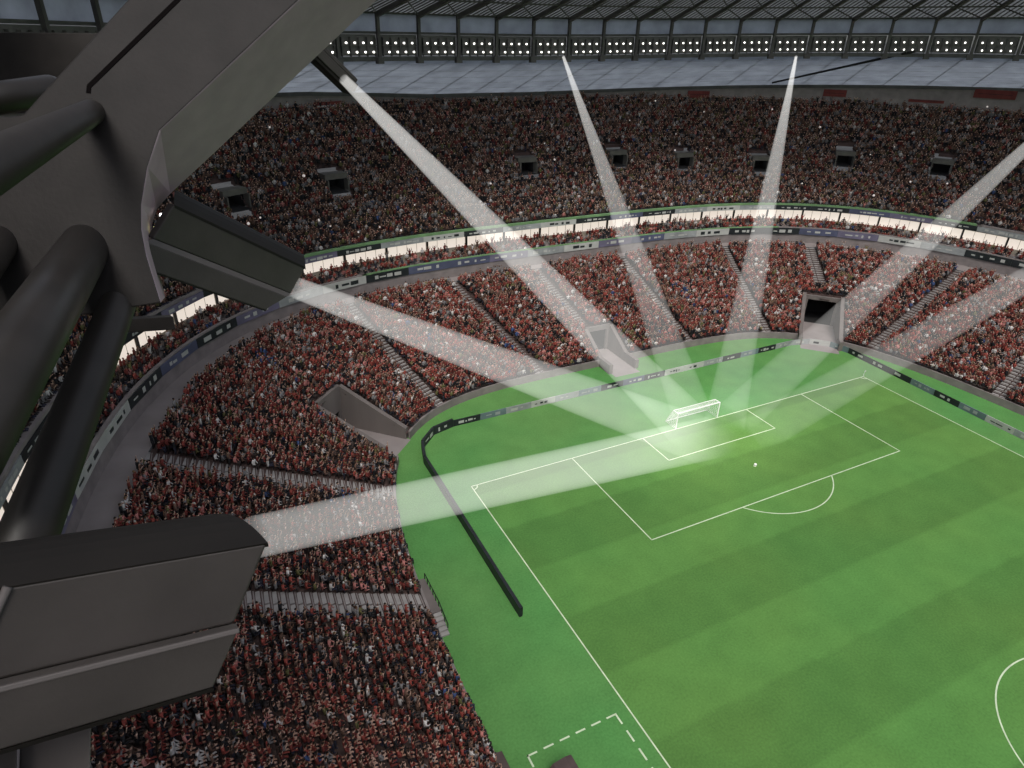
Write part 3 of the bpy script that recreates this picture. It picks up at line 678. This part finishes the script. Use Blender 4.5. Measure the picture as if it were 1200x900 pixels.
face_slab(pl[3]-ax*.3, pr[3], pr[4], pl[4]-ax*.3, .2, 'lower_panel', M['house'], t, .02)
b = MB(); b.prism([pl[4], pr[4], pr[5], pl[5]], [v-upv*.05 for v in (pl[4], pr[4], pr[5], pl[5])]); b.build('base_plate', M['hood'], t)
b = MB(); b.poly([pr[0], pr[1]-ax*.05, pr[2]-ax*.05, pr[3]-ax*.05, pr[4]-ax*.05, pr[5]]); b.build('end_plate', M['house'], t, fix=False)
b = MB(); sh = cf*.22; R_ = [v+sh-ax*.8 for v in (pr[1], pr[2], pr[3], pr[4])]; L_ = [v+sh for v in (pl[1], pl[2], pl[3], pl[4])]; b.prism([*L_, L_[3]+sh*3, L_[0]+sh*3], [*R_, R_[3]+sh*3, R_[0]+sh*3]); b.build('core', M['hood'], t)
# small housing under the girder
t = thing('spotlight_housing', 'small boxy spotlight under the girder, its beam running down the upper tier', 'spotlight', P(385, 78, 27), 'spotlight housings on the roof girder')
ax = (P(790, 470, 90)-P(385, 78, 27)).normalized(); sx_ = ax.cross(cf).normalized(); up2 = sx_.cross(ax)
c = P(387, 79, 27); b = MB(); b.box(c, 2.6, .36, .8, ax, sx_, up2); b.box(c+sx_*.28, 2.4, .16, .7, ax, sx_, up2); bevel(b.build('body', M['house'], t), .03)
b = MB(); b.box(c-sx_*.26, 2.7, .10, .7, ax, sx_, up2); b.build('side_plate', M['hood'], t)
b = MB(); b.tube(c+ax*1.3, c+ax*1.36, .17, n=16); b.build('lens', M['lens'], t)
b = MB(); b.tube(c-ax*1.1, P(362, 58, 27.5), .12, n=8); b.build('bracket', M['hood'], t)

# ------------------------------------------------------------------ light beams: cones whose glow is put in as volume emission
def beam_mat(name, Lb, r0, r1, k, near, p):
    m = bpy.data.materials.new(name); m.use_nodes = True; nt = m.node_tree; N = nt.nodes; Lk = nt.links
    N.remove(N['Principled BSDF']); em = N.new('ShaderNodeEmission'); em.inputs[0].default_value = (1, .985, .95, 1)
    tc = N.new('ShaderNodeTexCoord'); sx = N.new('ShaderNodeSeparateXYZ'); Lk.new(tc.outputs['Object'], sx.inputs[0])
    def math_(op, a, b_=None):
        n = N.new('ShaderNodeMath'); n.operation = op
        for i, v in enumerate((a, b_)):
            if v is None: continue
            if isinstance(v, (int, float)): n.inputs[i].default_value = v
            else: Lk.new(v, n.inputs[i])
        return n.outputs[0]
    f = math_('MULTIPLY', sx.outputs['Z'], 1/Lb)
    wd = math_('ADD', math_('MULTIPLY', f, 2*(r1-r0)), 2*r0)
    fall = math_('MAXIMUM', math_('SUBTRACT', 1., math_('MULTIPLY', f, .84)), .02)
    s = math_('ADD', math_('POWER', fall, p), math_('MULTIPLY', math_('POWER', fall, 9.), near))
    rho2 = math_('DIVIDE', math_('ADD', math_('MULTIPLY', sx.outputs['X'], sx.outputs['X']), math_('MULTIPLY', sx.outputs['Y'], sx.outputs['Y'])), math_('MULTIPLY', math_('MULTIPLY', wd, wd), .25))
    s = math_('MULTIPLY', s, math_('ADD', .55, math_('MULTIPLY', rho2, .75)))      # emission raised outwards so the added glow keeps a crisp edge
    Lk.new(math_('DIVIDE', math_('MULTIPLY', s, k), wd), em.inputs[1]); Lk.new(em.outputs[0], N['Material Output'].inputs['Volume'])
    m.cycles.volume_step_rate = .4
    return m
def ringpt(px, py): return ring_at(px, py, (79.2, 95.2, 2.6))
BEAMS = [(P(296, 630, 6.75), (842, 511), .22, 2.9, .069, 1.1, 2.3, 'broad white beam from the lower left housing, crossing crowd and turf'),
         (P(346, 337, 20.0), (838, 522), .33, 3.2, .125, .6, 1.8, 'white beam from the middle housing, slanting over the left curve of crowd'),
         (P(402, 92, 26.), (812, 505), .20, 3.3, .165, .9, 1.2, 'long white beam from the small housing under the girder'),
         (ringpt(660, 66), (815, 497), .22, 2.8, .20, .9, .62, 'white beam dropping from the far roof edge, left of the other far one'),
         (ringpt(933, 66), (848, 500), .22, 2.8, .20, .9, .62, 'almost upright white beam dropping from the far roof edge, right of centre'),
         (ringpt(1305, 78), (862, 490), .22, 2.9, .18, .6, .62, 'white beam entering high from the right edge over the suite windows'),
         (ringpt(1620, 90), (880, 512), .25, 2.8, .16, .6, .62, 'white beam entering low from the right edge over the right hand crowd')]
def ground(px, py):
    d = P(px, py, 1)-CAM; return CAM+d*((.05-CAM.z)/d.z)
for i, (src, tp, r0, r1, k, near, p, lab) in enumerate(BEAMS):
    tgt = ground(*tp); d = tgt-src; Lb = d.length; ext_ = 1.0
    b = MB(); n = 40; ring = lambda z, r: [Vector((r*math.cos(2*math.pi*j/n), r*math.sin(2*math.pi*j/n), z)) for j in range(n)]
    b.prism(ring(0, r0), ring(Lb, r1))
    o = b.build('light_beam', beam_mat('beam_glow_volume', Lb, r0, r1, k, near, p), loc=src); o.rotation_mode = 'QUATERNION'; o.rotation_quaternion = Vector((0, 0, 1)).rotation_difference(d.normalized())
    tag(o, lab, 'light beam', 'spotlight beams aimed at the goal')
    ld = bpy.data.lights.new('goal_spot', 'SPOT'); ld.color = (1, .94, .82); ld.energy = 18000; ld.spot_size = 2*math.atan(r1/Lb)*4.4; ld.spot_blend = 1.0; ld.shadow_soft_size = .15
    lo = bpy.data.objects.new('goal_spot', ld); COL.objects.link(lo); lo.location = src+d.normalized()*.8; lo.rotation_mode = 'QUATERNION'; lo.rotation_quaternion = Vector((0, 0, -1)).rotation_difference(d.normalized())

# ------------------------------------------------------------------ people
SK = [(.48, .30, .23), (.40, .23, .16), (.55, .36, .28), (.22, .12, .08), (.5, .33, .25)]
HR = [(.02, .015, .012), (.03, .02, .015), (.06, .035, .02), (.012, .012, .012), (.2, .13, .06)]
TR = [(.03, .028, .03), (.04, .04, .06), (.07, .055, .05), (.03, .022, .02)]
SHIRT = {'red': (.25, .058, .045), 'dark red': (.155, .036, .030), 'black': (.02, .02, .022), 'white': (.55, .52, .50), 'grey': (.20, .19, .19), 'brown': (.135, .08, .06), 'pink': (.42, .17, .15), 'olive': (.13, .12, .05), 'blue': (.05, .08, .18)}
SN = list(SHIRT); SP = np.array([.23, .25, .17, .06, .085, .11, .065, .02, .012]); SP /= SP.sum()
def seated(pose, hi):
    """low polygon spectator: verts (n,3), tris, colour slot per vert; local +y is the way the seat faces"""
    V = []; F = []; Cc = []
    def loft(rings, slot, cap=True):
        s = len(V); n = len(rings[0])
        for r in rings:
            for p in r: V.append(p); Cc.append(slot)
        for i in range(len(rings)-1):
            for j in range(n):
                a = s+i*n+j; b_ = s+i*n+(j+1) % n; F.append((a, b_, b_+n)); F.append((a, b_+n, a+n))
        if cap:
            for base, fl in ((s, 1), (s+(len(rings)-1)*n, 0)):
                for j in range(1, n-1): F.append((base, base+j+1, base+j) if fl else (base, base+j, base+j+1))
    def oval(cx, cy, cz, rx, ry, n): return [(cx+rx*math.cos(2*math.pi*k/n+.4), cy+ry*math.sin(2*math.pi*k/n+.4), cz) for k in range(n)]
    def limb(pts, rs, slot, n=4):
        rings = []
        for i, (p, r) in enumerate(zip(pts, rs)):
            d = Vector(pts[min(i+1, len(pts)-1)])-Vector(pts[max(i-1, 0)]); d.normalize(); x = d.cross(Vector((.3, .2, .93))).normalized(); y = d.cross(x)
            rings.append([tuple(Vector(p)+(x*math.cos(2*math.pi*k/n)+y*math.sin(2*math.pi*k/n))*r) for k in range(n)])
        loft(rings, slot)
    n = 7 if hi else 5; h = .44 if pose < 3 else .88
    loft([oval(0, 0, h-.06, .17, .13, n), oval(0, .0, h+.2, .16, .11, n), oval(0, .02, h+.45, .21, .12, n), oval(0, .02, h+.53, .09, .07, n)], 0)
    nn = 6 if hi else 5
    loft([oval(0, .04, h+.54, .055, .06, nn), oval(0, .05, h+.62, .085, .1, nn), oval(0, .045, h+.71, .088, .105, nn)], 1)
    loft([oval(0, .03, h+.70, .095, .112, nn), oval(0, .02, h+.79, .05, .06, nn)], 2)
    if pose < 3:
        for s in (-1, 1): limb([(s*.1, .05, h), (s*.12, .42, h+.03), (s*.12, .42, .05)] if hi else [(s*.1, .05, h), (s*.12, .45, h)], [.085, .075, .05], 3, 4)
    else:
        for s in (-1, 1): limb([(s*.09, 0, h), (s*.1, .03, .45), (s*.1, 0, 0)], [.095, .07, .05], 3, 4)
    for s in (-1, 1):
        if pose in (0, 3): limb([(s*.21, .02, h+.44), (s*.27, .06, h+.2)], [.055, .05], 0); limb([(s*.27, .06, h+.2), (s*.14, .3, h+.12)], [.048, .038], 0)
        elif pose == 1: limb([(s*.21, .02, h+.44), (s*.25, .2, h+.3)], [.055, .05], 0); limb([(s*.25, .2, h+.3), (s*.05, .33, h+.48)], [.045, .035], 1)
        else: limb([(s*.2, .02, h+.45), (s*.3, .06, h+.68)], [.055, .05], 0); limb([(s*.3, .06, h+.68), (s*.24, .1, h+.95)], [.045, .04], 1)
    return np.array(V, np.float32), np.array(F, np.int32), np.array(Cc)
places = []                                       # x, y, z, yaw, tier
def rows(A, B, z0, z1, n, tier, bad, d0, d1, gap=.53, fill=.97):
    for k in range(n):
        t = (k+.5)/n; th = dirs(mixlv(A, B, t), d0, d1, gap); p = pt(th, mixlv(A, B, t), z0+(z1-z0)*k/n)
        tg = np.gradient(p[:, :2], axis=0); yaw = np.arctan2(tg[:, 1], tg[:, 0])    # facing: rotate +y onto the inward normal
        keep = (rng.random(len(th)) < fill) & ~bad(p[:, 0], p[:, 1])
        j = rng.normal(0, .085, (len(th), 2)); p[:, :2] += j
        for q, y in zip(p[keep], yaw[keep]): places.append((*q, y, tier))
def badL(x, y):
    r = in_tun(x, y, .75)
    for a, c, w in AIS: r |= in_strip(x, y, a, c, w+.02, 1, 1)
    return r
rows(L0, L1, LZ0, LZ1, LN, 0, badL, 15, 172, .44)
rows(CB0, CB1, 13.55, 14.8, 3, 1, lambda x, y: np.zeros(len(x), bool), 15, 172, .55, .85)
UA = [(.2, .0), (.2, .0)]
rows(U0, U1, UZ0, UZ1, UN, 2, lambda x, y: in_vom(x, y, .3, .3), 15, 172, .52, .97)
PL = np.array(places); px, py, pz = proj(PL[:, :3]+np.array([0, 0, .8]))
inf = (px > -60) & (px < 1260) & (py > -40) & (py < 960)
PL = PL[inf]; px, py, pz = px[inf], py[inf], pz[inf]; NP = len(PL)
pose = rng.choice(5, NP, p=[.46, .2, .08, .18, .08]); shirt = rng.choice(len(SN), NP, p=SP)
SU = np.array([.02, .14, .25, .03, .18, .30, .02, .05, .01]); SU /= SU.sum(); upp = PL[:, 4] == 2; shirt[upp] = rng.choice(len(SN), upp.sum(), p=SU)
# little knots of the same colour
cell = ((np.floor(PL[:, 0]/3.)*7+np.floor(PL[:, 1]/3.)*13+PL[:, 4]) % 97).astype(int); fav = rng.choice(len(SN), 97, p=SP)
sw = (rng.random(NP) < .22) & ~upp; shirt[sw] = fav[cell[sw]]
shc = np.array([SHIRT[s] for s in SN])[shirt]*rng.uniform(.8, 1.45, (NP, 1)); skc = np.array(SK)[rng.integers(0, 5, NP)]; hrc = np.array(HR)[rng.choice(5, NP, p=[.3, .25, .2, .17, .08])]; shc[upp] *= .78; trc = np.array(TR)[rng.integers(0, 4, NP)]  # upper tier shirts darkened: dimness under the roof put into their colour
cap = rng.random(NP) < .1; hrc[cap] = shc[cap]
pale = rng.random(NP) < .05; hrc[pale] = (.5, .48, .45)
hidden = ((px < 318) & (py > 590) & (py < 905-.29*px+8) & (px < 320)) | (px < 8) | ((px < 110) & (py > 840))
yaw = PL[:, 3].copy()
th_c = np.arctan2(PL[:, 1]-YC, PL[:, 0]); fwd = np.stack([-np.sin(yaw), np.cos(yaw)], -1); flip = (fwd*PL[:, :2]-fwd*np.array([0, YC])).sum(1) > 0; yaw[flip] += math.pi
yaw += rng.normal(0, .18, NP); sc = rng.uniform(1.0, 1.16, NP)
order = np.argsort(pz+np.where(hidden | (py > 905) | (px > 1200) | (px < 0), 1e4, 0)); near = order[:300]; isnear = np.zeros(NP, bool); isnear[near] = True
Vs = []; Fs = []; Cs = []; off = 0
for hi in (True, False):
    for po in range(5):
        sel = np.nonzero((pose == po) & ~isnear & ((pz < 82) == hi))[0]
        if not len(sel): continue
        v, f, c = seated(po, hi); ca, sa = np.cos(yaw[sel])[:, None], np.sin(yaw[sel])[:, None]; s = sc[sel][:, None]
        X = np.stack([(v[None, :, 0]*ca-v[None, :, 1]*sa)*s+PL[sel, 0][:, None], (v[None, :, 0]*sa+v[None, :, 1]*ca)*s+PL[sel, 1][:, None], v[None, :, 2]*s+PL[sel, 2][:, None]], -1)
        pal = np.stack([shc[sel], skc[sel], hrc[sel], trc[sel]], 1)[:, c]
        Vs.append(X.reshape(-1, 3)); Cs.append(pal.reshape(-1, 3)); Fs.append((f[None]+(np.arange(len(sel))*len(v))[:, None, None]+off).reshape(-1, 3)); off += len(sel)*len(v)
V = np.concatenate(Vs).astype(np.float32); F = np.concatenate(Fs).astype(np.int32); Cv = np.concatenate(Cs).astype(np.float32)
me = bpy.data.meshes.new('crowd'); me.vertices.add(len(V)); me.vertices.foreach_set('co', V.ravel()); me.loops.add(F.size); me.loops.foreach_set('vertex_index', F.ravel())
me.polygons.add(len(F)); me.polygons.foreach_set('loop_start', np.arange(0, F.size, 3, dtype=np.int32)); me.polygons.foreach_set('loop_total', np.full(len(F), 3, np.int32)); me.update(calc_edges=True)
ca_ = me.color_attributes.new('Col', 'FLOAT_COLOR', 'POINT'); ca_.data.foreach_set('color', np.c_[Cv, np.ones(len(Cv), np.float32)].astype(np.float32).ravel()); me.materials.append(M['people'])
crowd = bpy.data.objects.new('crowd', me); COL.objects.link(crowd); tag(crowd, 'dense crowd of spectators filling all three tiers', 'crowd', kind='stuff')

def skinned(pose, name):
    """one continuous spectator body grown over a posed skeleton"""
    st = pose >= 3; h = .46 if not st else .9; v = []; e = []; r = []
    def add_(p, rr, par=None):
        v.append(p); r.append(rr)
        if par is not None: e.append((par, len(v)-1))
        return len(v)-1
    pel = add_((0, 0, h), (.15, .11)); wa = add_((0, 0, h+.18), (.135, .1), pel); ch = add_((0, .01, h+.38), (.155, .105), wa); ne = add_((0, .02, h+.51), (.055, .055), ch)
    jaw = add_((0, .045, h+.60), (.07, .08), ne); hd = add_((0, .035, h+.70), (.085, .1), jaw); tp = add_((0, .02, h+.78), (.05, .06), hd)
    for s in (-1, 1):
        sh = add_((s*.19, .01, h+.43), (.065, .065), ch)
        if pose in (0, 3): el, wr, ha = (s*.26, .03, h+.18), (s*.16, .24, h+.12), (s*.11, .32, h+.11)
        elif pose == 1: el, wr, ha = (s*.25, .18, h+.26), (s*.08, .32, h+.42), (s*.05, .34, h+.5)
        else: el, wr, ha = (s*.31, .05, h+.64), (s*.26, .08, h+.88), (s*.25, .1, h+.97)
        a = add_(el, (.05, .05), sh); c = add_(wr, (.035, .035), a); add_(ha, (.045, .03), c)
        hp = add_((s*.1, .03, h-.03), (.095, .09), pel)
        if st: kn, an, to = (s*.11, .04, .48), (s*.11, 0, .08), (s*.12, .16, .04)
        else: kn, an, to = (s*.13, .42, h+.02), (s*.13, .4, .09), (s*.14, .55, .04)
        k = add_(kn, (.07, .07), hp); q = add_(an, (.045, .045), k); add_(to, (.045, .03), q)
    me = bpy.data.meshes.new(name); me.from_pydata(v, e, []); o = bpy.data.objects.new('tmp', me); COL.objects.link(o)
    o.modifiers.new('skin', 'SKIN'); o.modifiers.new('sub', 'SUBSURF').levels = 1
    for i, sv in enumerate(me.skin_vertices[0].data): sv.radius = r[i]; sv.use_root = (i == 0)
    dg = bpy.context.evaluated_depsgraph_get(); dg.update(); out = bpy.data.meshes.new_from_object(o.evaluated_get(dg)); bpy.data.objects.remove(o); out.name = name
    return out, h
poses = ['sitting with hands in lap', 'sitting with hands clasped', 'sitting with both arms raised', 'standing', 'standing with both arms raised']
bodies = {}
for po in range(5):
    base, h = skinned(po, 'person')
    co = np.zeros(len(base.vertices)*3, np.float32); base.vertices.foreach_get('co', co); co = co.reshape(-1, 3)
    for si in range(len(SN)):
        m2 = base.copy(); c = np.zeros((len(co), 4), np.float32); c[:, 3] = 1; s = SHIRT[SN[si]]; sk = SK[(po+si) % 3]; hr = HR[si % 4]
        for i, (x, y, z) in enumerate(co):
            if z > h+.69 or (z > h+.55 and y < 0 and abs(x) < .12): q = hr
            elif z > h+.50 and abs(x) < .15: q = sk
            elif z < h+.02 and not (abs(x) > .13 and po == 3 and False): q = TR[si % 4]
            elif (po in (0, 3) and y > .27 and z > h+.04) or (po == 1 and y > .22) or (po in (2, 4) and z > h+.66): q = sk
            else: q = s
            c[i, :3] = q
        ca_ = m2.color_attributes.new('Col', 'FLOAT_COLOR', 'POINT'); ca_.data.foreach_set('color', c.ravel()); m2.materials.clear(); m2.materials.append(M['people'])
        m2.polygons.foreach_set('use_smooth', [True]*len(m2.polygons)); bodies[(po, si)] = m2
for i in near:
    o = bpy.data.objects.new('person', bodies[(int(pose[i]), int(shirt[i]))]); COL.objects.link(o); o.location = PL[i, :3]; o.rotation_euler = (0, 0, yaw[i]); o.scale = [sc[i]]*3
    s = SN[shirt[i]]; ps = poses[pose[i]]
    tag(o, f'spectator in a {s} top {ps} in nearest lower left rows', 'person', f'{s} topped spectators {ps} in the nearest rows')

# ------------------------------------------------------------------ light
w = bpy.data.worlds.new('World'); S.world = w; w.use_nodes = True; nt = w.node_tree
sky = nt.nodes.new('ShaderNodeTexSky'); sky.sky_type = 'NISHITA'; sky.sun_disc = False; EL, RO = R(58), R(205)
sky.sun_elevation = EL; sky.sun_rotation = RO; sky.dust_density = 2.5
bg = nt.nodes['Background']; bg.inputs[1].default_value = .10; hs = nt.nodes.new('ShaderNodeHueSaturation'); hs.inputs['Saturation'].default_value = .45; nt.links.new(sky.outputs[0], hs.inputs['Color']); nt.links.new(hs.outputs[0], bg.inputs[0])
sd = bpy.data.lights.new('sun', 'SUN'); sd.energy = 1.0; sd.angle = R(25); sd.color = (1, .97, .92); so = bpy.data.objects.new('sun', sd); COL.objects.link(so); so.location = (0, -50, 150)
dv = Vector((math.sin(RO)*math.cos(EL), math.cos(RO)*math.cos(EL), math.sin(EL))); so.rotation_mode = 'QUATERNION'; so.rotation_quaternion = Vector((0, 0, 1)).rotation_difference(dv)
S.view_settings.view_transform = 'Standard'; S.view_settings.look = 'None'; S.view_settings.gamma = 1; S.view_settings.exposure = 0.7
S.render.engine = 'CYCLES'; S.cycles.use_denoising = True; S.cycles.max_bounces = 5; S.cycles.diffuse_bounces = 2; S.cycles.use_adaptive_sampling = True; S.cycles.adaptive_threshold = .03; S.cycles.transmission_bounces = 3; S.cycles.volume_bounces = 0; S.cycles.volume_max_steps = 256
S.render.resolution_x = 1024; S.render.resolution_y = 768
print('people', NP, 'crowd verts', len(V))
